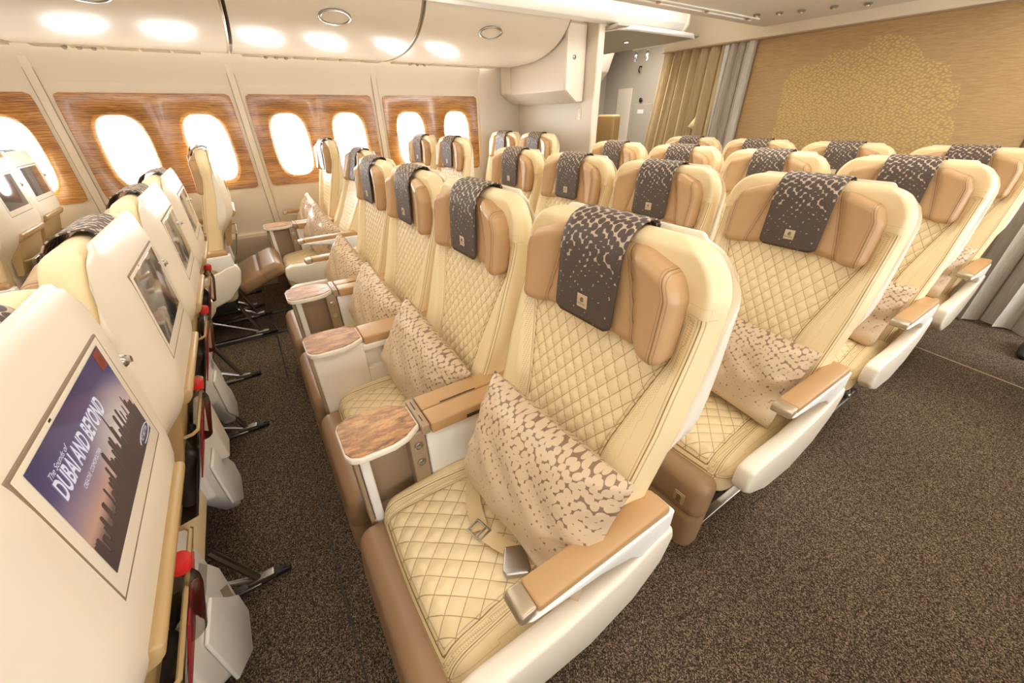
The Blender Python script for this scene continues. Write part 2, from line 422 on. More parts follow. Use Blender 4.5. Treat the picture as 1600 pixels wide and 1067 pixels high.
def build_headrest():
    V, Fc, P = rbox((.485, .062, .215), .028, (.012, .02, .012), None, 5)
    out = []; seam = []
    for x, y, z in V:
        a = abs(x)
        cr = .128 + .030*(-(z)/.11)                        # crease slants outwards at the bottom
        wing = sm((a-cr)/.04)
        X = x*(1 - .07*sm((z-.04)/.07)*sm((a-.1)/.1))
        Y = y
        if y < 0: Y -= .016*wing*(1-.3*sm((a-.22)/.03)) - .006*math.exp(-((a-cr)/.008)**2)
        Y -= .014*sm((a-.13)/.12)
        Z = z - .010*sm((a-.10)/.08)*sm((-z)/.1) - .026*sm((a-.12)/.13)*sm(z/.08)
        zz = Z + 1.158
        out.append((X, Y + yc(zz) - .040, zz))
        s1 = a-cr; s2 = .222-a
        seam.append(s1 if abs(s1) < abs(s2) else s2)
    return mesh('headrest', out, Fc, m_tan, None, {'seam': seam})
COVP = [(-.094, 1.058), (-.093, 1.10), (-.089, 1.16), (-.087, 1.22), (-.084, 1.245), (-.072, 1.275), (-.052, 1.296), (-.02, 1.305), (.002, 1.306), (.014, 1.302), (.023, 1.288), (.024, 1.26)]
def strip(prof, hw, th, nx=12, round_bottom=.02):
    # dense resample
    pts = []; 
    for (a, b), (c, d) in zip(prof, prof[1:]):
        for k in range(4): f = k/4; pts.append((a+(c-a)*f, b+(d-b)*f))
    pts.append(prof[-1])
    pts = [((pts[max(i-2, 0)][0]+pts[max(i-1, 0)][0]+p[0]+pts[min(i+1, len(pts)-1)][0]+pts[min(i+2, len(pts)-1)][0])/5, (pts[max(i-2, 0)][1]+pts[max(i-1, 0)][1]+p[1]+pts[min(i+1, len(pts)-1)][1]+pts[min(i+2, len(pts)-1)][1])/5) if 1 < i < len(pts)-2 else p for i, p in enumerate(pts)]
    V = []; uv = []; n = len(pts); arc = 0; rows = []
    for i, (y, z) in enumerate(pts):
        if i: arc += math.dist(pts[i], pts[i-1])
        a = pts[max(i-1, 0)]; b = pts[min(i+1, n-1)]; ty, tz = b[0]-a[0], b[1]-a[1]; L = math.hypot(ty, tz); ny, nz = -tz/L, ty/L
        h = hw - (round_bottom*(1-math.sqrt(max(0, 1-(1-min(arc, round_bottom)/round_bottom)**2))) if arc < round_bottom else 0)
        for side in (0, 1):
            for k in range(nx+1):
                x = -h+2*h*k/nx
                V.append((x, y+ny*th*side, z+nz*th*side)); uv.append((x+.5, arc))
    W = nx+1; Fc = []
    for i in range(n-1):
        for k in range(nx):
            a = i*2*W+k; b = (i+1)*2*W+k
            Fc.append((a, a+1, b+1, b)); a += W; b += W; Fc.append((a, b, b+1, a+1))
        for k, fl in ((0, 0), (nx, 1)):
            a = i*2*W+k; b = (i+1)*2*W+k; Fc.append((a, b, b+W, a+W) if not fl else (a, a+W, b+W, b))
    for i in (0, n-1):
        for k in range(nx): a = i*2*W+k; Fc.append((a, a+W, a+W+1, a+1) if i == 0 else (a, a+1, a+W+1, a+W))
    return V, Fc, uv
def build_cover():
    V, Fc, uv = strip(COVP, .098, .003); return mesh('headrest_cover', V, Fc, m_cover, uv)
def build_shell():
    H = 1.297-.40
    V, Fc, P = rbox((.625, .10, H), .032, (.04, .03, .03), None, 5)
    out = []
    for x, y, z in V:
        zz = z+H/2+.40; X = x/.3125*(wid(zz+.01, .307))
        front = y < 0
        back = sinterp(zz, [(.40, -.17), (.6, -.11), (.8, -.05), (.87, .022), (.93, .050), (.96, .051), (1.22, .051), (1.25, .049), (1.28, .034), (1.32, .026)])
        fr = yc(zz)+.016+.008*sm((zz-1.15)/.1)
        f = (y+.05)/.10
        Y = fr*(1-f) + back*f
        if front: Y -= .018*sm((abs(X)-.26)/.04)*(1-sm((zz-1.12)/.08))
        Y -= f*.030*sm((abs(X)-.19)/.12)
        X *= 1-.25*f*sm((.89-zz)/.12)
        out.append((X, Y, zz))
    return mesh('back_shell', out, Fc, m_shell)
def backsurf(z): return sinterp(z, [(.40, -.17), (.6, -.11), (.8, -.05), (.87, .022), (.93, .050), (.96, .051), (1.22, .051), (1.25, .049), (1.28, .034), (1.32, .026)])
def build_legrest():
    H = .34
    V, Fc, P = rbox((.53, .10, H), .042, (.03, .03, .012), None, 5)
    out = []; seam = []
    for x, y, z in V:
        zz = z+H/2+.06
        Y = y
        if y < 0: Y += .010*math.exp(-((zz-.255)/.010)**2) - .012*math.cos((zz-.245)/.36*PI)
        out.append((x, Y - .665 - .025*(.42-zz)/.36, zz)); seam.append(zz-.255)
    return mesh('leg_rest', out, Fc, m_brown, None, {'seam': seam})
def armrest_parts(sx):
    x0 = .305*sx
    def P(vf): return ([(a*sx, b, c) for a, b, c in vf[0]], [tuple(reversed(f)) for f in vf[1]] if sx < 0 else vf[1])
    k = 'r' if sx > 0 else 'l'
    return [
        ('armrest_pad', mk('arm_pad_'+k, lambda: P(prism([(-.47, .672), (-.47, .700), (-.09, .705), (-.075, .690), (-.075, .665)], .274, .338, 'x', .008)), m_pad)),
        ('armrest_tip', mk('arm_tip_'+k, lambda: P(prism([(-.512, .672), (-.508, .693), (-.498, .698), (-.4705, .70), (-.4705, .668), (-.50, .664)], .275, .337, 'x', .006)), m_cap)),
        ('armrest_frame', mk('arm_frame_'+k, lambda: P(prism([(-.495, .666), (-.30, .640), (-.20, .605), (-.15, .56), (-.06, .54), (-.06, .675), (-.46, .675)], .280, .342, 'x', .006)), m_white)),
        ('side_fairing', mk('arm_fair_'+k, lambda: P(prism([(-.655, .47), (-.645, .515), (-.60, .53), (-.40, .525), (-.22, .55), (-.10, .60), (-.05, .605), (-.035, .56), (-.06, .47), (-.15, .375), (-.30, .32), (-.48, .335), (-.60, .39), (-.65, .43)], .293, .348, 'x', .014, 4)), m_shell)),
    ]
TBL = [(-.375, -.470), (-.268, -.470), (-.235, -.515), (-.222, -.56), (-.224, -.655), (-.238, -.680), (-.262, -.690), (-.38, -.690), (-.405, -.680), (-.42, -.655), (-.421, -.56), (-.408, -.515)]
def inset(poly, d):
    cx = sum(p[0] for p in poly)/len(poly); cy = sum(p[1] for p in poly)/len(poly)
    return [(cx+(x-cx)*(1-d/.1), cy+(y-cy)*(1-d/.11)) for x, y in poly]
def console_parts(kind):
    c = -.3215; L = []
    L.append(('table_rim', mk('tbl_rim', lambda: prism(TBL, .676, .698, 'z', .006), m_shell)))
    L.append(('cocktail_table', mk('tbl_wood', lambda: prism(inset(TBL, .006), .6982, .7015, 'z', .001, 1), m_tablewood)))
    if kind == 'A':
        L.append(('armrest_pad', mk('cons_padA', lambda: join(bx((c-.0385, -.262, .680), (.0745, .355, .042), .006), bx((c+.0385, -.262, .680), (.0745, .355, .042), .006)), m_pad)))
        L.append(('table_hinge', mk('cons_hinge', lambda: join(bx((c, -.456, .684), (.15, .026, .036), .004)), m_taupe)))
        L.append(('slot', mk('cons_slot', lambda: join(bx((c-.033, -.457, .7025), (.045, .003, .002), .0006), bx((c+.035, -.457, .7025), (.03, .003, .002), .0006), bx((c-.004, -.31, .7015), (.004, .13, .002), .0006), bx((c+.077, -.29, .672), (.003, .06, .012), .001)), m_slit)))
        L.append(('console_panel', mk('cons_panelA', lambda: join(bx((c, -.27, .535), (.118, .37, .25), .008)), m_white)))
        L.append(('storage_post', mk('cons_postA', lambda: join(bx((c, -.485, .52), (.128, .052, .31), .006), bx((c-.02, -.57, .50), (.055, .14, .30), .004), bx((c, -.57, .372), (.125, .19, .05), .006), bx((c, -.668, .50), (.118, .014, .34), .005)), m_taupe)))
        L.append(('front_post', mk('cons_front', lambda: bx((c, -.645, .50), (.128, .028, .345), .006), m_white)))
        def jack(z):
            a = []
            for z in (z,):
                a.append(lathe([(.0, .0), (.0145, .0), (.0145, .005), (.0105, .0065), (.0105, .003), (.006, .003), (.005, .006), (0.0001, .006)], (c+.064, -.485, z), 20, 'x'))
            return join(*a)
        for z in (.625, .555): L.append(('socket', mk(f'cons_jack{z}', lambda: jack(z), m_steel)))
    else:
        L.append(('armrest_pad', mk('cons_padB', lambda: bx((c, -.275, .680), (.125, .385, .042), .007), m_pad)))
        L.append(('console_panel', mk('cons_panelB', lambda: join(bx((c, -.575, .51), (.128, .205, .335), .01), bx((c, -.27, .445), (.118, .45, .20), .008), bx((c, -.27, .650), (.128, .42, .03), .006), bx((c, -.27, .57), (.07, .42, .2), .004)), m_shell)))
        L.append(('storage_post', mk('cons_postB', lambda: bx((c, -.682, .50), (.10, .014, .335), .005), m_taupe)))
    L.append(('console_base', mk('cons_base', lambda: bx((c, -.36, .27), (.05, .52, .20), .01), m_taupe)))
    return L
def build_belt():
    # webbing lying on the cushion from the left hip, ending in the buckle
    prof = [(-.26, -.20, .502), (-.215, -.30, .503), (-.15, -.36, .502), (-.07, -.405, .500), (.02, -.43, .500)]
    V = []; Fc = []
    def ribbon(pts, w_, th=.002):
        o = len(V); n = len(pts)
        for i, p in enumerate(pts):
            a = Vector(pts[max(i-1, 0)]); b = Vector(pts[min(i+1, n-1)]); d = (b-a); d.z = 0; d.normalize(); s_ = Vector((-d.y, d.x, 0))
            for t_ in (0, th):
                for k in (-1, 1): V.append(Vector(p)+s_*k*w_/2+Vector((0, 0, t_)))
        for i in range(n-1):
            a = o+i*4; b = a+4
            Fc.extend([(a, a+1, b+1, b), (a+2, b+2, b+3, a+3), (a, b, b+2, a+2), (a+1, a+3, b+3, b+1)])
    ribbon(prof, .045); ribbon([(.03, -.43, .505), (.08, -.41, .507), (.13, -.385, .508)], .042); ribbon([(.15, -.375, .508), (.22, -.28, .520), (.27, -.15, .50)], .045)
    return V, Fc
def rot_z(vf, a, c):
    ca, sa = math.cos(a), math.sin(a); return [(c[0]+x*ca-y*sa, c[1]+x*sa+y*ca, c[2]+z) for x, y, z in vf[0]], vf[1]
def buckle_vf():
    body = prism([(-.030, -.024), (-.010, -.028), (.030, -.036), (.044, -.028), (.044, .028), (.030, .036), (-.010, .028), (-.030, .024)], 0, .022, 'z', .004)
    return rot_z(body, -.45, (.150, -.400, .510))
def tongue_vf():
    a = [bx((0, s*.020, .0), (.050, .006, .004), .0015) for s in (-1, 1)] + [bx((s*.024, 0, .0), (.006, .046, .004), .0015) for s in (-1, 1)] + [bx((.010, 0, 0), (.006, .04, .004), .0015)]
    return rot_z(join(*a), .25, (.020, -.435, .508))
me_back, me_cush, me_head, me_cov, me_shell, me_leg = build_backrest(), build_cushion(), build_headrest(), build_cover(), build_shell(), build_legrest()
def base_vf():
    return join(bx((0, -.36, .30), (.50, .44, .09), .02), bx((0, -.52, .24), (.46, .10, .16), .02))
def leg_vf():
    x = 0
    return join(bx((x, -.36, .012), (.035, .60, .016), .004), tube([(x, -.14, .27), (x, -.06, .022)], .013, 8), tube([(x, -.5, .27), (x, -.6, .022)], .013, 8), tube([(x, -.5, .27), (x, -.06, .03)], .010, 8), bx((x, -.055, .026), (.03, .09, .03), .006))
def fitting_vf():
    return join(bx((0, -.02, .016), (.026, .12, .024), .006), bx((0, .03, .022), (.018, .022, .022), .004))
RECL = Matrix.Translation((0, -.18, .47)) @ Matrix.Rotation(-.22, 4, 'X') @ Matrix.Translation((0, .18, -.47))
def emblem_square(parent, loc, rot, s=.034, name='label', lettering=True):
    tg = ob(name, mk('tag_sq', lambda: bx((0, 0, 0), (s, .0016, s), .0006), m_emblem), parent, loc, rot)
    if lettering:
        e = text_mesh('Emirates', .0075, m_txtd, 'tag_word'); ob('lettering', e, tg, (-.0145, -.0011, -.011), (PI/2, 0, 0))
        def flour():
            a = []
            for k, (w_, r_) in enumerate(((.0, .0058), (.002, .0042), (-.002, .0042))):
                pts = [(w_+r_*math.cos(t_)*.8, -.0012, .003+r_*math.sin(t_)*1.1) for t_ in [(-.8+5.0*i/14)+k*1.7 for i in range(15)]]
                a.append(tube(pts, .0006, 5))
            return join(*a)
        ob('emblem', mk('tag_flourish', flour, m_txtd), tg)
    return tg
SEAT_LAST = [None]
def make_seat(label, loc, group=None, left='A', right=None, detail=2, rear=False, recline=False, legup=False, belt=0, zs=1.0, screen_lit=False, pocket=True, rotz=0, legx=(-.2, .2)):
    t_ = thing('airline_seat', label, 'seat', loc, rotz, group); t_.scale = (1, 1, zs); SEAT_LAST[0] = t_
    Mx = RECL if recline else None
    def up(name, me):
        o = ob(name, me, t_)
        if Mx: o.matrix_local = Mx
        return o
    b = up('backrest', me_back)
    up('back_shell', me_shell)
    h = up('headrest', me_head)
    cv = up('headrest_cover', me_cov)
    if detail > 0: emblem_square(cv, (0, -.0965, 1.108), (0, 0, 0), lettering=detail > 1, name='cloth_tag')
    ob('seat_cushion', me_cush, t_)
    if legup:
        l = ob('leg_rest', me_leg, t_); l.matrix_local = Matrix.Translation((0, -.63, .47)) @ Matrix.Rotation(-1.15, 4, 'X') @ Matrix.Translation((0, .62, -.40))
    else: l = ob('leg_rest', me_leg, t_)
    ob('seat_base', mk('seat_base', base_vf, m_dark), t_)
    for lx_ in legx:
        ob('leg', mk('leg', leg_vf, m_steel), t_, (lx_, 0, 0)); ob('floor_fitting', mk('floor_fitting', fitting_vf, m_dark), t_, (lx_, .0, 0))
    for side, spec in ((-1, left), (1, right)):
        if spec == 'arm':
            for n_, me in armrest_parts(side): ob(n_, me, t_)
    if belt == 2:
        bl = ob('seat_belt', mk('belt', build_belt, m_belt), t_)
        ob('buckle', mk('buckle', buckle_vf, m_steel), bl); ob('belt_tongue', mk('tongue', tongue_vf, m_steel), bl)
    elif belt == 1:
        bl = ob('seat_belt', mk('belt_short', lambda: bx((-.20, -.25, .492), (.10, .05, .006), .002), m_belt), t_)
        ob('buckle', mk('buckle2', lambda: rot_z(prism([(-.034, -.026), (.018, -.030), (.036, -.022), (.036, .022), (.018, .030), (-.034, .026)], 0, .018, 'z', .004), -.3, (-.15, -.27, .492)), m_cap), bl)
    if rear: rear_parts(t_, Mx, screen_lit, left)
    return t_
def skew(y0, z0):  # tilt of the back plane at the screen
    return 0
def rear_parts(t_, Mx, lit, left):
    def up(name, me, par=None):
        o = ob(name, me, par or t_)
        if Mx and par is None: o.matrix_local = Mx
        return o
    mon = up('monitor', mk('monitor', lambda: bx((0, .0443, 1.112), (.335, .014, .205), .002, .2, 2), m_shell))
    ob('monitor_gap', mk('monitor_gap', lambda: bx((0, .0451, 1.112), (.340, .012, .210), .001), m_groove), mon)
    if not lit: ob('screen', mk('screen', lambda: bx((0, .0506, 1.121), (.298, .002, .168), .0008), m_screen), mon)
    else:
        V = [(.149, .0518, 1.036), (-.149, .0518, 1.036), (-.149, .0518, 1.206), (.149, .0518, 1.206)]
        sc = ob('screen', mesh('lit_screen', V, [(0, 1, 2, 3)], m_pic, [(0, 0), (1, 0), (1, 1), (0, 1)], smooth=False), mon)
        yy = .0524; rt = (PI/2, 0, PI)
        ob('lettering', text_mesh('DUBAI AND BEYOND', .038, m_txt, 'scr1', 0, .50, .0009), sc, (.130, yy, 1.138), rt)
        ob('lettering', text_mesh('The Sounds of', .011, m_txt, 'scr2', .3, .9), sc, (.128, yy, 1.172), rt)
        ob('lettering', text_mesh('CREATIVE  COSMOPOLITAN', .0095, m_txt, 'scr3', 0, .62), sc, (.092, yy, 1.124), rt)
        ob('lettering', text_mesh('FLY BETTER', .010, m_txt, 'scr4', 0, .8), sc, (-.095, yy, 1.046), rt)
        ring = []
        pts = [(-.116+.032*math.cos(2*PI*i/32), yy, 1.0495+.009*math.sin(2*PI*i/32)) for i in range(28)]
        ob('logo_ring', mesh('logo_ring', *tube(pts, .0005, 5), m_txt), sc)
        rnd = random.Random(3); V = []; Fc = []
        x = .149
        while x > -.146:
            w_ = rnd.uniform(.004, .010); w_ = min(w_, x+.1485); u = (.149-x)/.298
            h_ = .018 + .042*math.sin(u*PI*.62)**1.5 + rnd.choice((0, .004, .012, .02, .03))
            if abs(u-.42) < .015: h_ = .085
            o = len(V); V += [(x, .0521, 1.0365), (x-w_, .0521, 1.0365), (x-w_*.9, .0521, 1.036+h_), (x-w_*.3, .0521, 1.036+h_*1.04), (x, .0521, 1.036+h_)]; Fc.append((o, o+1, o+2, o+3, o+4)); x -= w_*.95
        o = len(V); V += [(-.030, .0522, 1.046), (-.040, .0522, 1.046), (-.0358, .0522, 1.16), (-.0350, .0522, 1.175), (-.0342, .0522, 1.16)]; Fc.append((o, o+1, o+2, o+3, o+4))
        ob('skyline', mesh('skyline', V, Fc, m_sky1, smooth=False), sc)
        ob('channel_badge', mesh('badge', *bx((-.132, .0521, 1.189), (.026, .0004, .030), .0001), plain('badge_red', '#8a3a2c', .4)), sc)
    ob('camera_lens', mk('mon_cam', lambda: bx((.06, .0512, 1.2105), (.007, .001, .003), .0004), m_dark), mon)
    tr = up('tray_table', mk('tray', lambda: join(prism([(.02, .925), (.050, .925), (.056, .918), (.050, .90), (.040, .888), (.020, .880), (-.04, .70), (-.07, .70), (-.03, .92)], -.185, .185, 'x', .005)), m_tray))
    up('coat_hook', mk('hook', lambda: join(lathe([(.0, .0), (.012, .0), (.012, .008), (.009, .012), (.0001, .012)], (-.235, .036, 1.135), 18, 'y'), lathe([(.0, .012), (.006, .012), (.006, .018), (.0001, .018)], (-.235, .036, 1.135), 18, 'y')), m_steel))
    up('seat_pocket', mk('pocket', lambda: join(prism([(.014, .775), (.018, .77), (-.080, .50), (-.125, .49), (-.125, .495), (-.085, .505)], -.16, .16, 'x', .0015), ), m_clear))
    up('pocket_rim', mk('pocket_rim', lambda: tube([(-.165, -.05, .775), (-.16, .005, .778), (-.145, .016, .778), (.145, .016, .778), (.16, .005, .778), (.165, -.05, .775)], .0045, 8), m_tray))
    up('pocket_back', mk('pocket_back', lambda: prism([(-.09, .80), (-.075, .80), (-.13, .49), (-.15, .49)], -.18, .18, 'x', .004), m_tray))
P = 1.016
XS = [0, -.643, -1.267, -1.903]
CG = 'quilted cream seats of the centre block'
kinds = ['A', 'B', 'A', 'arm']
pos = ['nearest the camera', 'second from the aisle we stand in', 'third from the aisle we stand in', 'at the far end']
row_word = {0: 'row ahead showing its seat backs and screens', 1: 'front facing row nearest the camera', 2: 'second facing row', 3: 'third facing row', 4: 'last facing row before the gold wall'}
CL = {
 (0, 0): 'cream seat back at bottom left with the lit skyline screen',
 (0, 1): 'cream seat back with a dark screen beside the lit screen seat',
 (0, 2): 'cream seat back with dark screen, third of the centre row ahead',
 (0, 3): 'cream seat back with dark screen, farthest of the centre row ahead',
 (1, 0): 'large cream quilted seat nearest the camera with open belt and pillow',
 (1, 1): 'cream quilted seat directly left of the nearest big seat',
 (1, 2): 'cream quilted seat, third in the nearest centre row',
 (1, 3): 'cream quilted seat at the far window-side end of the nearest centre row',
 (2, 0): 'cream quilted aisle seat directly behind the nearest big seat, armrest down',
 (2, 1): 'cream quilted seat of the second centre row, next to its aisle seat',
 (2, 2): 'cream quilted seat, third from the near aisle in the second centre row',
 (2, 3): 'cream quilted seat at the far end of the second centre row',
 (3, 0): 'cream quilted aisle seat in the third centre row, at right',
 (3, 1): 'cream quilted seat, second from the near aisle in the third centre row',
 (3, 2): 'cream quilted seat, third from the near aisle in the third centre row',
 (3, 3): 'cream quilted seat at the far end of the third centre row',
 (4, 0): 'cream quilted aisle seat in the last centre row beside the grey curtain',
 (4, 1): 'cream quilted seat before the gold wall, second from the near aisle',
 (4, 2): 'cream quilted seat before the gold wall, third from the near aisle',
 (4, 3): 'cream quilted seat before the draped curtain, far end of the last row'}
for (r, j), lab in CL.items():
    make_seat(lab, (XS[j], (r-1)*P, 0), CG, left=kinds[j], right='arm' if j == 0 else None, detail=2 if r in (1, 2) and j < 3 else 1,
              rear=(r == 0), belt=2 if (r, j) == (1, 0) else 1, screen_lit=(r, j) == (0, 0), legx=((.0,), (.086,), (-.253,), (-.22,))[j] if r == 0 else (-.2, .2))
    if (r, j) == (2, 0):
        lb = ob('label_plate', mk('leg_label', lambda: join(bx((.19, -.738, .31), (.040, .004, .052), .002), bx((.19, -.7405, .31), (.028, .003, .038), .001)), m_tray), bpy.context.scene.objects[D.objects[-1].name] if False else SEAT_LAST[0])
        ob('emblem', mk('leg_emblem', lambda: join(*[bx((.19, -.7425, .296+k*.009), (.018-.004*(k % 2), .002, .004), .0008) for k in range(4)]), m_slit), lb)
WG = 'quilted cream seats beside the windows'
WL = [
 ('a', -1, -1.90, 'cream seat back with bright screen at the left picture edge'),
 ('b', -1, -1.95, 'cream seat back with screen against the leftmost window'),
 ('a', 0, -.86, 'cream aisle seat of the window side seen from its side, leg frame showing'),
 ('b', 0, -.90, 'cream window seat hidden behind the side-on aisle seat'),
 ('a', 1, .02, 'reclined cream seat with raised brown leg rest, window side'),
 ('b', 1, .05, 'cream window seat beside the reclined one, slim armrest at the wall'),
 ('a', 2, 1.02, 'cream aisle seat before the last wood panel, right of the pair'),
 ('b', 2, .98, 'cream window seat before the last wood panel, left of the pair'),
 ('a', 3, 1.98, 'cream seat before the partition below the storage box, right of the pair'),
 ('b', 3, 1.98, 'cream seat before the partition corner, left of the pair')]
for c, r, y, lab in WL:
    x = -2.95 if c == 'a' else -3.58
    make_seat(lab, (x, y, 0), WG, left='A' if c == 'a' else 'arm', right='arm' if c == 'a' else None, detail=1 if r > 0 else 0,
              rear=r < 1, recline=(c, r) == ('a', 1), legup=(c, r) == ('a', 1), belt=1, zs=1.035)
# the seat across the near aisle: only its leg rest shows
make_seat('brown leg rest corner of a seat at the right picture edge', (1.12, 3.33, 0), None, left='arm', right=None, detail=0, belt=0)
# consoles with a small wooden table standing between two seats
def console(kind, loc, label, rear=False, zs=1.0, full=True):
    t_ = thing('seat_console', label, 'console', (loc[0]-.3215, loc[1], 0), 0, 'consoles with wooden tables between the seats'); t_.scale = (1, 1, zs)
    for n_, me in console_parts(kind): ob(n_, me, t_, (.3215, 0, 0))
    if rear:
        hexa = [(.27, .50), (-.03, .485), (-.105, .33), (-.085, .12), (.075, .10), (.27, .36)]
        ob('literature_box', mk('cons_back', lambda: prism(hexa, -.145, -.085, 'y', .014, 3), m_white), t_)
        fl = ob('literature_flap', mk('cons_flap', lambda: prism([(.19, .43), (.06, .42), (-.01, .30), (-.065, .22), (-.06, .13), (.06, .11), (.19, .23)], -.083, -.072, 'y', .005, 2), m_white), t_)
        ob('card', mk('cons_card', lambda: prism([(-.02, .33), (-.07, .28), (-.055, .20), (.0, .26)], -.0845, -.083, 'y'), m_taupe), t_)
    return t_
between = ['between the first and second seats', 'between the two middle seats', 'between the third and last seats']
for r in (0, 1):
    for j in range(3):
        console(kinds[j], (XS[j], (r-1)*P, 0), f'cream console with wooden table {between[j]} of the {"screen row ahead" if r == 0 else "nearest facing row"}', rear=(r == 0))
for r, y, lab in ((0, -.86, 'console behind the side-on window aisle seat'), (1, .02, 'cream console with wooden table beside the reclined seat with raised leg rest'), (2, 1.02, 'cream console between the pair before the last wood panel')):
    console('A', (-2.95, y, 0), lab, zs=1.035)
# ---------------------------------------------------------------- pillows
def build_pillow():
    W, Hh, T = .46, .33, .15; n = 44; m = 32; V = []; uv = []; Fc = []
    for side in (1, -1):
        for i in range(n+1):
            for j in range(m+1):
                u = -1+2*i/n; v = -1+2*j/m
                pin = 1 - .07*(1-u*u)**1 ; pin2 = 1 - .09*(1-v*v)
                x = u*W/2*(1-.05*(1-v*v)); z = v*Hh/2*(1-.07*(1-u*u))
                f = max(0, (1-u**4)*(1-v**4))**.5
                wr = .004*math.sin(9*u+5*v+1.3*math.sin(4*v))*f + .003*math.sin(16*v-7*u)*f*(1-f)*3
                V.append((x, -side*(T/2*f*(1-.12*(u*u+v*v)) + wr) , z)); uv.append((x+.5+(side < 0)*.7, z+Hh/2))
    N = (n+1)*(m+1)
    for s in (0, 1):
        for i in range(n):
            for j in range(m):
                a = s*N+i*(m+1)+j; b = a+m+1
                Fc.append((a, b, b+1, a+1) if s == 0 else (a, a+1, b+1, b))
    return mesh('pillow', V, Fc, m_pillow, uv)
me_pil = build_pillow()
def pillow(label, x, y, z, tilt, turn, roll, group='beige pillows with brown flecks', s=1.0):
    o = ob('pillow', me_pil); tag(o, label, 'pillow', group)
    o.matrix_world = Matrix.Translation((x, y, z)) @ Matrix.Rotation(turn, 4, 'Z') @ Matrix.Rotation(tilt, 4, 'X') @ Matrix.Rotation(roll, 4, 'Y') @ Matrix.Scale(s, 4)
    return o
pillow('large flecked pillow on the seat nearest the camera', .080, -.30, .70, -.36, .10, .05, s=1.06)
pillow('flecked pillow on the seat directly left of the nearest one', -.643, -.32, .65, -.35, .25, .35)
pillow('flecked pillow on the third seat of the nearest centre row', -1.26, -.32, .64, -.35, .2, .3)
pillow('flecked pillow on the far end seat of the nearest centre row', -1.90, -.31, .64, -.35, .3, .4)
pillow('flecked pillow on the aisle seat right behind the nearest seat', .04, P-.31, .66, -.35, .05, .1)
pillow('flecked pillow on the aisle seat of the third centre row', .03, 2*P-.31, .65, -.35, .05, .12)
pillow('flecked pillow on the aisle seat by the grey curtain', .03, 3*P-.31, .65, -.35, .05, .1)
pillow('flecked pillow behind the headrest of the nearest seat', -.60, P-.31, .65, -.35, .1, .1)
pillow('flecked pillow on the reclined seat with raised leg rest', -2.93, -.28, .67, -.35, .3, .35)
pillow('flecked pillow on the window seat beside the reclined one', -3.56, -.25, .67, -.35, .3, .4)
pillow('flecked pillow on the side-on aisle seat, lower of two', -2.95, -1.18, .67, -.3, .3, .2)
pillow('flecked pillow by the window behind the side-on seat', -3.56, -1.20, .68, -.3, .3, .2)
# ---------------------------------------------------------------- bottles, magazines and pouches in the seat pockets
for j, lab in ((0, 'lit screen seat'), (1, 'second seat back'), (2, 'third seat back'), (3, 'farthest centre seat back')):
    x = XS[j]; y = -P
    bt = thing('water_bottle', f'clear bottle with red cap in the pocket of the {lab}', 'bottle', (x-.03, y-.030, .640), 0, 'red capped bottles in seat pockets')
    bt.rotation_euler = (-.28, 0, 0)
    ob('bottle_body', mk('bottle', lambda: lathe([(.0001, 0), (.026, 0), (.029, .006), (.029, .12), (.026, .14), (.014, .165), (.013, .18), (.0001, .18)], (0, 0, 0), 24), m_clear), bt)
    ob('cap', mk('bottle_cap', lambda: lathe([(.0001, .176), (.0165, .176), (.017, .180), (.017, .198), (.015, .203), (.0001, .203)], (0, 0, 0), 28), m_red), bt)
    o = ob('magazine', mk('magazine', lambda: bx((0, 0, 0), (.16, .004, .22), .001), m_redcard)); tag(o, f'red and white magazine in the pocket of the {lab}', 'magazine', 'magazines in seat pockets')
    o.location = (x-.05, y-.030, .63); o.rotation_euler = (-.33, 0, 0)
    ob('magazine_page', mk('mag_page', lambda: bx((.004, -.005, .015), (.16, .004, .22), .001), m_paper), o)
    o = ob('headset_pouch', mk('pouch', lambda: rbox((.15, .035, .2), .015, .02, lambda a, b, c: (a, b+.006*math.sin(a*60+c*40), c+.004*math.sin(a*45)), 3)[:2], m_dark)); tag(o, f'dark headset pouch in the pocket of the {lab}', 'pouch', 'headset pouches in seat pockets')
    o.location = (x+.08, y-.060, .63); o.rotation_euler = (-.33, 0, 0)
# ---------------------------------------------------------------- setting
struct('floor', ([(-5.3, -4, 0), (2.4, -4, 0), (2.4, 5.2, 0), (-5.3, 5.2, 0), (-5.3, -4, -.05), (2.4, -4, -.05), (2.4, 5.2, -.05), (-5.3, 5.2, -.05)], [(0, 1, 2, 3), (7, 6, 5, 4), (0, 4, 5, 1), (1, 5, 6, 2), (2, 6, 7, 3), (3, 7, 4, 0)]), m_carpet, smooth=False)
WX = -3.99; BP = 1.207; BY = -1.68      # wall plane, bay pitch, first wood panel's start
def rr_hit(ang, hw, hh, corners, R=.04):
    dx, dy = math.cos(ang), math.sin(ang); k = min(hw/abs(dx) if abs(dx) > 1e-9 else 1e9, hh/abs(dy) if abs(dy) > 1e-9 else 1e9)
    x, y = dx*k, dy*k; sx = 1 if x > 0 else -1; sy = 1 if y > 0 else -1
    if (sx, sy) in corners and abs(x) > hw-R and abs(y) > hh-R:
        cx, cy = sx*(hw-R), sy*(hh-R); L = math.hypot(x-cx, y-cy) or 1; x, y = cx+(x-cx)/L*R, cy+(y-cy)/L*R
    return x, y
def sup(ang, a, b, n=3.2):
    c, s = math.cos(ang), math.sin(ang); return a*math.copysign(abs(c)**(2/n), c), b*math.copysign(abs(s)**(2/n), s)
ANG = [2*PI*(i+.5)/72 for i in range(72)]
def angs(hw, hh):
    a = set(ANG); 
    for sx in (1, -1):
        for sy in (1, -1): a.add(math.atan2(sy*hh, sx*hw) % (2*PI))
    return sorted(a)
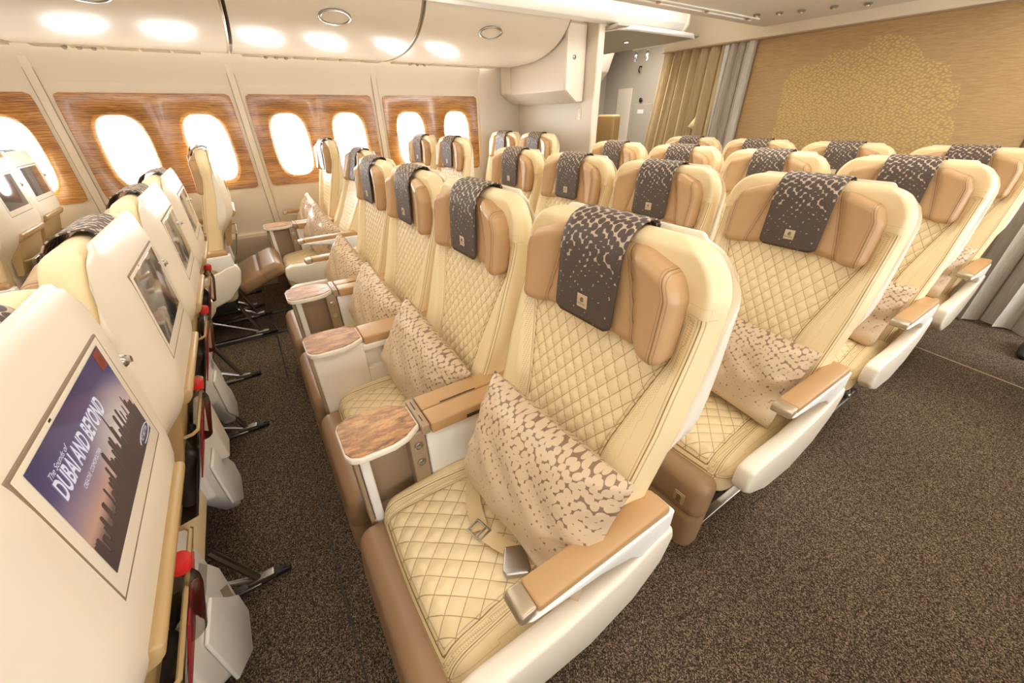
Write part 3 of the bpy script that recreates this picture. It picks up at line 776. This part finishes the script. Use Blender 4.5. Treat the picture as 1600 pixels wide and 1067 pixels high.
def ring_mesh(loops):
    V = [p for l in loops for p in l]; n = len(loops[0]); Fc = []
    for i in range(len(loops)-1):
        for k in range(n): Fc.append((i*n+k, i*n+(k+1) % n, (i+1)*n+(k+1) % n, (i+1)*n+k))
    return V, Fc
def sidewall(X, sgn, y_list, prefix):
    """sgn = +1: the cabin lies on the +x side of this wall"""
    wn = 0
    lo, hi = .86, 1.76
    for bi, y0 in enumerate(y_list):
        yb0 = y0-.052; yb1 = yb0+BP
        parts = []
        for k in (0, 1):
            cy = y0+.28+k*.553; hw = BP/4; ycc = yb0+BP/4+k*BP/2; off = cy-ycc
            A = angs(hw, (hi-lo)/2); zc = 1.285; zm = (hi+lo)/2
            outer = [(X, ycc+rr_hit(a, hw, (hi-lo)/2, ())[0], zm+rr_hit(a, hw, (hi-lo)/2, ())[1]) for a in A]
            inner = [(X, cy+sup(a, .165, .285)[0], zc+sup(a, .165, .285)[1]) for a in A]
            V, Fc = ring_mesh([outer, inner]); parts.append((V, Fc if sgn < 0 else [tuple(reversed(f)) for f in Fc]))
            # wood panel half
            ph = .55; hw2 = ph/2; pz0, pz1 = .945, 1.695; zmp = (pz0+pz1)/2; yc2 = y0+hw2+k*ph
            cs = ((-1, 1), (-1, -1)) if k == 0 else ((1, 1), (1, -1)); A2 = angs(hw2, (pz1-pz0)/2)
            o1 = [(X-sgn*.003, yc2+rr_hit(a, hw2, (pz1-pz0)/2, cs)[0], zmp+rr_hit(a, hw2, (pz1-pz0)/2, cs)[1]) for a in A2]
            o2 = [(X+sgn*.010, p[1], p[2]) for p in o1]
            o3 = [(X+sgn*.010, cy+sup(a, .180, .292)[0], zc+sup(a, .180, .292)[1]) for a in A2]
            o4 = [(X+sgn*.004, cy+sup(a, .170, .280)[0], zc+sup(a, .170, .280)[1]) for a in A2]
            o5 = [(X-sgn*.012, cy+sup(a, .157, .266)[0], zc+sup(a, .157, .266)[1]) for a in A2]
            V2, F2 = ring_mesh([o1, o2, o3, o4, o5])
            if k == 0: wp = (V2, F2)
            else:
                wp = join(wp, (V2, F2)); struct(f'trim_{prefix}_wood_{bi+1}', wp, m_wood)
            # window: reveal and pane
            wn += 1; B = ANG
            L = [[(X-sgn*d, cy+sup(a, p, q)[0], zc+sup(a, p, q)[1]) for a in B] for d, p, q in ((.010, .160, .270), (.016, .150, .260), (.06, .140, .249), (.085, .136, .245))]
            wo = struct(f'window_{prefix}_{wn}', ring_mesh(L), m_rim)
            pl = [(X-sgn*.084, cy+sup(a, .137, .246)[0], zc+sup(a, .137, .246)[1]) for a in B]
            ob('pane', mesh('pane', pl, [tuple(range(len(pl)))], m_glass, smooth=False), wo)
        # lower and upper lining
        prof = [(0, .0), (.012, .30), (0, .52)]
        def sheet(pr, a, b):
            V = [(X+sgn*dx, y_, z) for dx, z in pr for y_ in (a, b)]; return V, [(2*i, 2*i+1, 2*i+3, 2*i+2) for i in range(len(pr)-1)]
        parts.append(sheet([(.010, .50), (.004, .53), (0, .62), (0, lo)], yb0, yb1)); parts.append(sheet([(0, hi), (.012, 1.9), (.04, 2.06), (.15, 2.3), (.15, 2.52)], yb0, yb1))
        struct(f'wall_{prefix}_bay_{bi+1}', join(*parts), m_wall)
        struct(f'baseboard_{prefix}_{bi+1}', sheet([(.02, .0), (.03, .03), (.03, .50), (.012, .525)], yb0, yb1), m_dado)
        V, Fc = join(bx((X+sgn*.006, yb0, 1.30), (.014, .050, 1.50), .006), )
        struct(f'trim_{prefix}_seam_{bi+1}', (V, Fc), m_wall)
        for e, dy in enumerate((-.026, .026)):
            struct(f'trim_{prefix}_groove_{bi+1}_{e+1}', bx((X+sgn*.004, yb0+dy, 1.30), (.006, .004, 1.50), .001), m_groove)
sidewall(WX, 1, [BY+BP*k for k in (-1, 0, 1, 2)], 'left')
sidewall(2.1, -1, [-1.68+BP*k for k in (-1, 0, 1, 2, 3)], 'right')
def wbox(name, c, s, mat, r=.004, fn=None, parent=None): return struct(name, bx(c, s, r, .4, 2, fn), mat, parent)
# front, rear and outer closure
wbox('wall_front', (-1.5, -3.05, 1.25), (8.2, .06, 2.6), m_part)
wbox('wall_rear', (-1.5, 5.0, 1.25), (8.2, .06, 2.6), m_grey)
wbox('wall_left_forward', (-4.02, -2.97, 1.2), (.06, .2, 2.5), m_wall)
wbox('wall_right_rear', (2.1, 4.7, 1.2), (.06, 1.1, 2.5), m_wall)
wbox('wall_right_forward', (2.1, -2.95, 1.2), (.06, .1, 2.5), m_wall)
wbox('ceiling', (-1.5, 1.05, 2.50), (8.2, 8.4, .05), m_ceil2)
# overhead bins of the window side: one bin per bay
BIN = [(-3.90, 1.985), (-3.87, 1.962), (-3.60, 1.948), (-3.35, 1.950), (-3.15, 1.968), (-2.98, 2.005), (-2.85, 2.055), (-2.74, 2.13), (-2.675, 2.21), (-2.65, 2.29)]
def sm_poly(pr, it=2):
    for _ in range(it):
        q = [pr[0]]
        for a, b in zip(pr, pr[1:]): q += [(a[0]*.75+b[0]*.25, a[1]*.75+b[1]*.25), (a[0]*.25+b[0]*.75, a[1]*.25+b[1]*.75)]
        pr = q + [pr[-1]]
    return pr
BINS = sm_poly(BIN)
def bin_body(y0, y1):
    poly = BINS + [(-2.60, 2.36), (-3.0, 2.44), (-3.90, 2.44)]
    return prism(poly, y0, y1, 'y', .0)
bin_lab = ['white curved overhead bin at the top left picture corner', 'white curved overhead bin above the two leftmost full windows', 'white curved overhead bin with oval latch above the middle windows', 'white curved overhead bin with oval latch nearest the partition']
for i, (a, b) in enumerate(((-2.93, -1.71), (-1.70, -.505), (-.495, .735), (.745, 2.10))):
    t_ = thing('overhead_bin', bin_lab[i], 'overhead bin', (0, 0, 0), 0, 'overhead bins above the windows')
    ob('bin_body', mesh('bin_body', *bin_body(a+.012, b-.012), m_binm), t_); smooth_angle(t_.children[0].data, 30)
    seam = []
    for yy in (b-.004,):
        pts = [(x+.0*0, z-.002) for x, z in BINS]
        seam.append(prism([(x, z) for x, z in BINS] + [(x+.02, z+.03) for x, z in reversed(BINS)], yy-.006, yy+.006, 'y'))
    ob('bin_seam', mesh('bin_seam', *join(*seam), m_cap), t_)
    cy = (-2.32, -1.1, .135, 1.35)[i]
    # recessed oval latch on the curved face
    lx, lz = -2.80, 2.088; nx, nz = .58, -.81
    def oval(r0, r1, d0, d1, n=28):
        V = []
        for r_, d in ((r0, d0), (r0, d1), (r1, d1), (r1, d0)):
            for k in range(n):
                an = 2*PI*k/n; V.append((lx + nx*d + nz*-1*math.sin(an)*r_*.5*1.4, cy+math.cos(an)*r_, lz + nz*d + nx*math.sin(an)*r_*.5))
        return V, [(i_*n+k, i_*n+(k+1) % n, ((i_+1) % 4)*n+(k+1) % n, ((i_+1) % 4)*n+k) for i_ in range(4) for k in range(n)]
    lt = ob('latch', mesh('latch', *oval(.105, .090, -.004, .008), m_steel), t_)
    V = [(lx+nx*.003+.81*math.sin(an)*.045, cy+math.cos(an)*.090, lz+nz*.003+nx*math.sin(an)*.045) for an in [2*PI*k/28 for k in range(28)]]
    ob('latch_paddle', mesh('latch_paddle', V, [tuple(range(28))], m_binm, smooth=False), lt)
    # passenger service strip on the underside next to the wall
    ob('service_panel', mesh('service_panel', *join(*[bx((-3.78, a+.09+k*.19+.08, 1.955), (.13, .17, .012), .003) for k in range(6) if a+.17+k*.19+.08 < b]), m_ceil), t_)
    nz_ = [lathe([(.0001, 0), (.016, 0), (.012, -.014), (.006, -.016), (.0001, -.012)], (-3.76, a+.25+k*.075, 1.949), 14) for k in range(3)]
    ob('air_nozzle', mesh('air_nozzle', *join(*nz_), m_steel), t_)
# valance with the light cove along the aisle
struct('trim_valance', prism([(-2.60, 2.19), (-2.50, 2.195), (-2.455, 2.25), (-2.455, 2.33), (-2.50, 2.375), (-2.62, 2.375)], -2.95, 3.38, 'y', .012), m_white)
vs_ = join(*[bx((-2.452, -.3+k*.028, 2.352), (.012, .012, .03), .001) for k in range(0, 132)])
struct('trim_vent_slots', vs_, m_groove)
struct('trim_valance_end', prism([(-2.62, 2.17), (-2.50, 2.17), (-2.44, 2.24), (-2.44, 2.34), (-2.50, 2.39), (-2.62, 2.39)], 3.38, 3.41, 'y', .006), m_shell)
area('aisle_cove_light', (-2.47, .6, 2.42), (.06, 5.4), 9, (0, PI, 0))
# centre ceiling unit above the four-seat block
struct('ceiling_centre', prism([(-1.96, 2.24), (-1.90, 2.175), (-1.80, 2.15), (-.10, 2.15), (0.0, 2.175), (.06, 2.24), (.06, 2.46), (-1.96, 2.46)], -2.95, 3.62, 'y', .02, 3), m_ceil)
for i, x in enumerate((-1.70, -1.63, -.30, -.22)):
    struct(f'trim_rail_{i+1}', join(bx((x, .6, 2.147), (.018, 5.2, .008), .002, 3)), m_white)
struct('trim_rail_lug', join(*[bx((-1.665, 2.0+k*.55, 2.143), (.03, .02, .010), .003) for k in range(3)]), m_taupe)
for i, (x, y) in enumerate(((-1.42, 3.10), (-1.30, 3.18), (-1.12, 3.26), (-.95, 3.36), (-1.55, 3.02))):
    t_ = thing('reading_light', 'small chrome reading light in the grey centre ceiling panel', 'reading light', (x, y, 2.148), 0, 'reading lights in the centre ceiling')
    ob('ring', mk('rl_ring', lambda: lathe([(.0001, .0), (.024, .0), (.026, -.006), (.018, -.014), (.014, -.008), (.0001, -.008)], (0, 0, 0), 20), m_steel), t_)
    ob('lens', mk('rl_lens', lambda: lathe([(.0001, -.010), (.012, -.010), (.009, -.018), (.0001, -.020)], (0, 0, 0), 16), m_rim), t_)
# header over curtain and gold wall
struct('trim_header', prism([(3.80, 2.105), (3.82, 2.10), (3.96, 2.10), (3.96, 2.48), (3.70, 2.48), (3.74, 2.30)], -3.02, 1.95, 'x', .004), m_ceil2)
struct('trim_header_edge', bx((-.55, 3.84, 2.098), (5.0, .05, .012), .003, 3), m_taupe)
wbox('wall_gold', (-.965, 3.93, 1.05), (2.06, .05, 2.10), m_gold, .004)
wbox('wall_behind_curtain', (-.5, 4.25, 1.1), (.03, .1, 2.2), m_grey)
def curtain(x0, x1, y, z0, z1, folds, amp, mat, label, lean=0.0, ph=0.0):
    n = folds*14; rows = 18; V = []; 
    for s_ in (0, 1):
        for i in range(n+1):
            u = i/n
            for j in range(rows+1):
                v = j/rows; z = z0+(z1-z0)*v
                a = u*folds*2*PI + ph + .5*math.sin(v*2.2+u*9)
                k = amp*(1-.25*v)
                x = x0+(x1-x0)*u + .35*k*math.sin(2*a) + lean*(1-v)*(1-u)
                V.append((x, y + k*math.sin(a) + .25*k*math.sin(2.7*a+1) + s_*.005, z + (.012*math.sin(a*.5) if j == 0 else 0)))
    N = (n+1)*(rows+1); Fc = []
    for s_ in (0, 1):
        for i in range(n):
            for j in range(rows):
                a = s_*N+i*(rows+1)+j; b = a+rows+1
                Fc.append((a, b, b+1, a+1) if s_ == 0 else (a, a+1, b+1, b))
    for i in (0, n):
        for j in range(rows): a = i*(rows+1)+j; Fc.append((a, a+1, a+1+N, a+N))
    o = ob('curtain', mesh('curtain', V, Fc, mat)); tag(o, label, 'curtain'); return o
curtain(-3.08, -2.28, 3.87, .015, 2.10, 7, .045, m_curt, 'beige pleated curtain hanging beside the gold wall', -.28)
curtain(-2.26, -1.99, 3.85, .015, 2.10, 3, .035, m_curt2, 'grey lining edge of the curtain next to the gold wall', -.06, 1.0)
curtain(.02, 1.5, 3.92, .015, 2.10, 9, .05, m_curt2, 'grey beige curtain reaching the carpet at the right edge')
tg = ob('paper_tag', mesh('paper_tag', *prism([(-2.52, 1.36), (-2.44, 1.46), (-2.45, 1.33)], 3.805, 3.808, 'y'), plain('yellow_tag', '#e8dfa0', .6))); tag(tg, 'small yellow triangular tag pinned on the beige curtain', 'tag')
# partition behind the last window row, with a stowage box
wbox('wall_partition', (-3.86, 2.40, 1.12), (2.52, .05, 2.24), m_part, .004)
struct('trim_partition_edge', bx((-2.605, 2.40, 1.12), (.03, .07, 2.24), .010, .5, 3), m_shell)
struct('trim_corner', prism([(-4.03, 1.84), (-3.98, 1.87), (-3.96, 1.96), (-3.90, 2.30), (-3.90, 2.39), (-4.05, 2.39)], 0.0, 2.2, 'z', .01), m_part)
t_ = thing('stowage_box', 'cream stowage cupboard with slanted bottom on the partition top', 'cupboard', (-3.35, 2.37, 1.58))
ob('body', mesh('stow_body', *prism([(0, .02), (-.10, .02), (-.245, .12), (-.25, .64), (0, .64)], -.34, .585, 'x', .010), m_part), t_); smooth_angle(t_.children[0].data)
ob('side_section', mesh('stow_side', *prism([(0, .03), (-.10, .03), (-.24, .13), (-.245, .60), (0, .60)], -.56, -.346, 'x', .010), m_part), t_)
dr = ob('door', mesh('stow_door', *prism([(-.012, .03), (-.10, .03), (-.235, .125), (-.238, .625), (-.012, .625)], .584, .598, 'x', .004), m_shell), t_)
ob('lock', mesh('stow_lock', *join(lathe([(.0001, 0), (.018, 0), (.018, .006), (.0001, .006)], (.598, -.15, .38), 20, 'x'), bx((.606, -.15, .38), (.003, .004, .03), .001)), m_steel), dr)
sg = ob('emergency_sign', mesh('sign_card', *bx((-2.80, 2.371, 1.50), (.035, .004, .09), .001), m_shell)); tag(sg, 'tiny white card with red mark on the partition below the cupboard', 'sign')
ob('mark', mesh('sign_mark', *join(bx((-2.80, 2.3685, 1.515), (.006, .002, .045), .001), bx((-2.80, 2.3685, 1.475), (.010, .002, .010), .001)), m_red), sg)
# door area beyond the partition
wbox('wall_left_rear', (-5.10, 3.75, 1.25), (.06, 2.8, 2.6), m_grey)
struct('wall_left_hull', prism([(-5.08, 2.46), (-4.38, 2.46), (-4.42, 2.28), (-4.52, 2.05), (-4.66, 1.92), (-5.08, 1.84)], 2.45, 4.45, 'y', .01), m_part)
struct('ceiling_door_area', prism([(-4.4, 2.15), (-2.50, 2.15), (-2.45, 2.165), (-2.45, 2.185), (-4.4, 2.185)], 2.44, 3.62, 'y', .008), m_grey)
struct('trim_door_area', join(tube([(-2.62, 2.46, 2.165), (-2.50, 2.50, 2.165), (-2.46, 2.62, 2.165), (-2.46, 3.50, 2.165), (-2.50, 3.60, 2.165), (-3.35, 3.66, 2.165)], .022, 10)), m_white)
struct('door_rear', join(bx((-4.60, 4.955, .95), (.30, .03, 1.80), .01)), m_part)
struct('door_left', join(bx((-5.06, 4.0, 1.0), (.03, .9, 1.9), .02)), m_grey)
hk = ob('coat_hook', mesh('coat_hook', *tube([(-4.33, 4.965, 2.12), (-4.33, 4.92, 2.12), (-4.33, 4.905, 2.07), (-4.33, 4.93, 2.04)], .010, 8), m_dark)); tag(hk, 'dark hook on the grey door lining', 'hook')
cp = thing('wall_panel', 'grey access panel with round lock and white placard beside the curtain', 'panel', (-4.20, 4.96, 1.32))
ob('panel_face', mesh('panel_face', *bx((0, 0, 0), (.36, .02, .62), .008, .2, 4), m_grey), cp)
ob('round_lock', mesh('round_lock', *lathe([(.0001, 0), (.03, 0), (.03, -.012), (.0001, -.015)], (-.05, -.01, .36), 18, 'y'), m_dark), cp)
ob('placard', mesh('placard', *bx((-.03, -.012, .20), (.12, .004, .06), .001), m_paper), cp)
dl = thing('downlight', 'small bright round downlight in the door area ceiling', 'light', (-2.95, 3.1, 2.15))
ob('bezel', mesh('dl_bezel', *lathe([(.0001, 0), (.035, 0), (.035, -.006), (.024, -.008), (.024, -.003), (.0001, -.003)], (0, 0, 0), 24), m_steel), dl)
ob('lens', mesh('dl_lens', *lathe([(.0001, -.004), (.023, -.004), (.018, -.009), (.0001, -.010)], (0, 0, 0), 20), m_lamp), dl)
for i, x in enumerate((-3.30, -3.13)):
    o = ob('curtain_clip', mesh('curtain_clip', *bx((x, 3.66, 2.08), (.035, .012, .10), .012, .2, 4), m_clear)); tag(o, 'clear hanging tag under the door area ceiling edge', 'clip', 'clear hanging tags at the ceiling edge')
js = thing('crew_seat', 'cream crew seat back standing just behind the partition', 'seat', (-3.44, 3.45, 0))
ob('backrest', mesh('crew_back', *bx((0, 0, 1.10), (.30, .14, .78), .03, .1, 5), m_cream), js)
ob('cushion', mesh('crew_cushion', *bx((0, -.2, .62), (.30, .30, .10), .03, .1, 4), m_cream), js)
ob('pedestal', mesh('crew_base', *bx((0, -.02, .32), (.30, .14, .62), .02, .2, 3), m_grey), js)
# floor details
struct('trim_floor_strip', prism([(-2.3, 3.20), (.18, 3.055), (2.1, 2.695), (2.1, 2.710), (.18, 3.070), (-2.3, 3.215)], .0, .004, 'z'), m_taupe)
struct('trim_floor_seam', bx((-.95, -.83, .001), (6.0, .006, .003), .0008, 3), m_dark)
struct('trim_seat_track', join(bx((-3.15, 0, .002), (.03, 6.0, .006), .001, 3), bx((-2.72, 0, .002), (.03, 6.0, .006), .001, 3)), m_dark)
sh = ob('shoe', mesh('shoe', *rbox((.10, .28, .08), .035, .02, lambda x, y, z: (x*(1-.25*max(0, -y/.14)**2)+.70, y+3.55, (z+.04)*(1-.45*sm((-y)/.14))+.002), 4)[:2], m_dark)); tag(sh, 'toe of a black shoe on the carpet at the right edge', 'shoe')
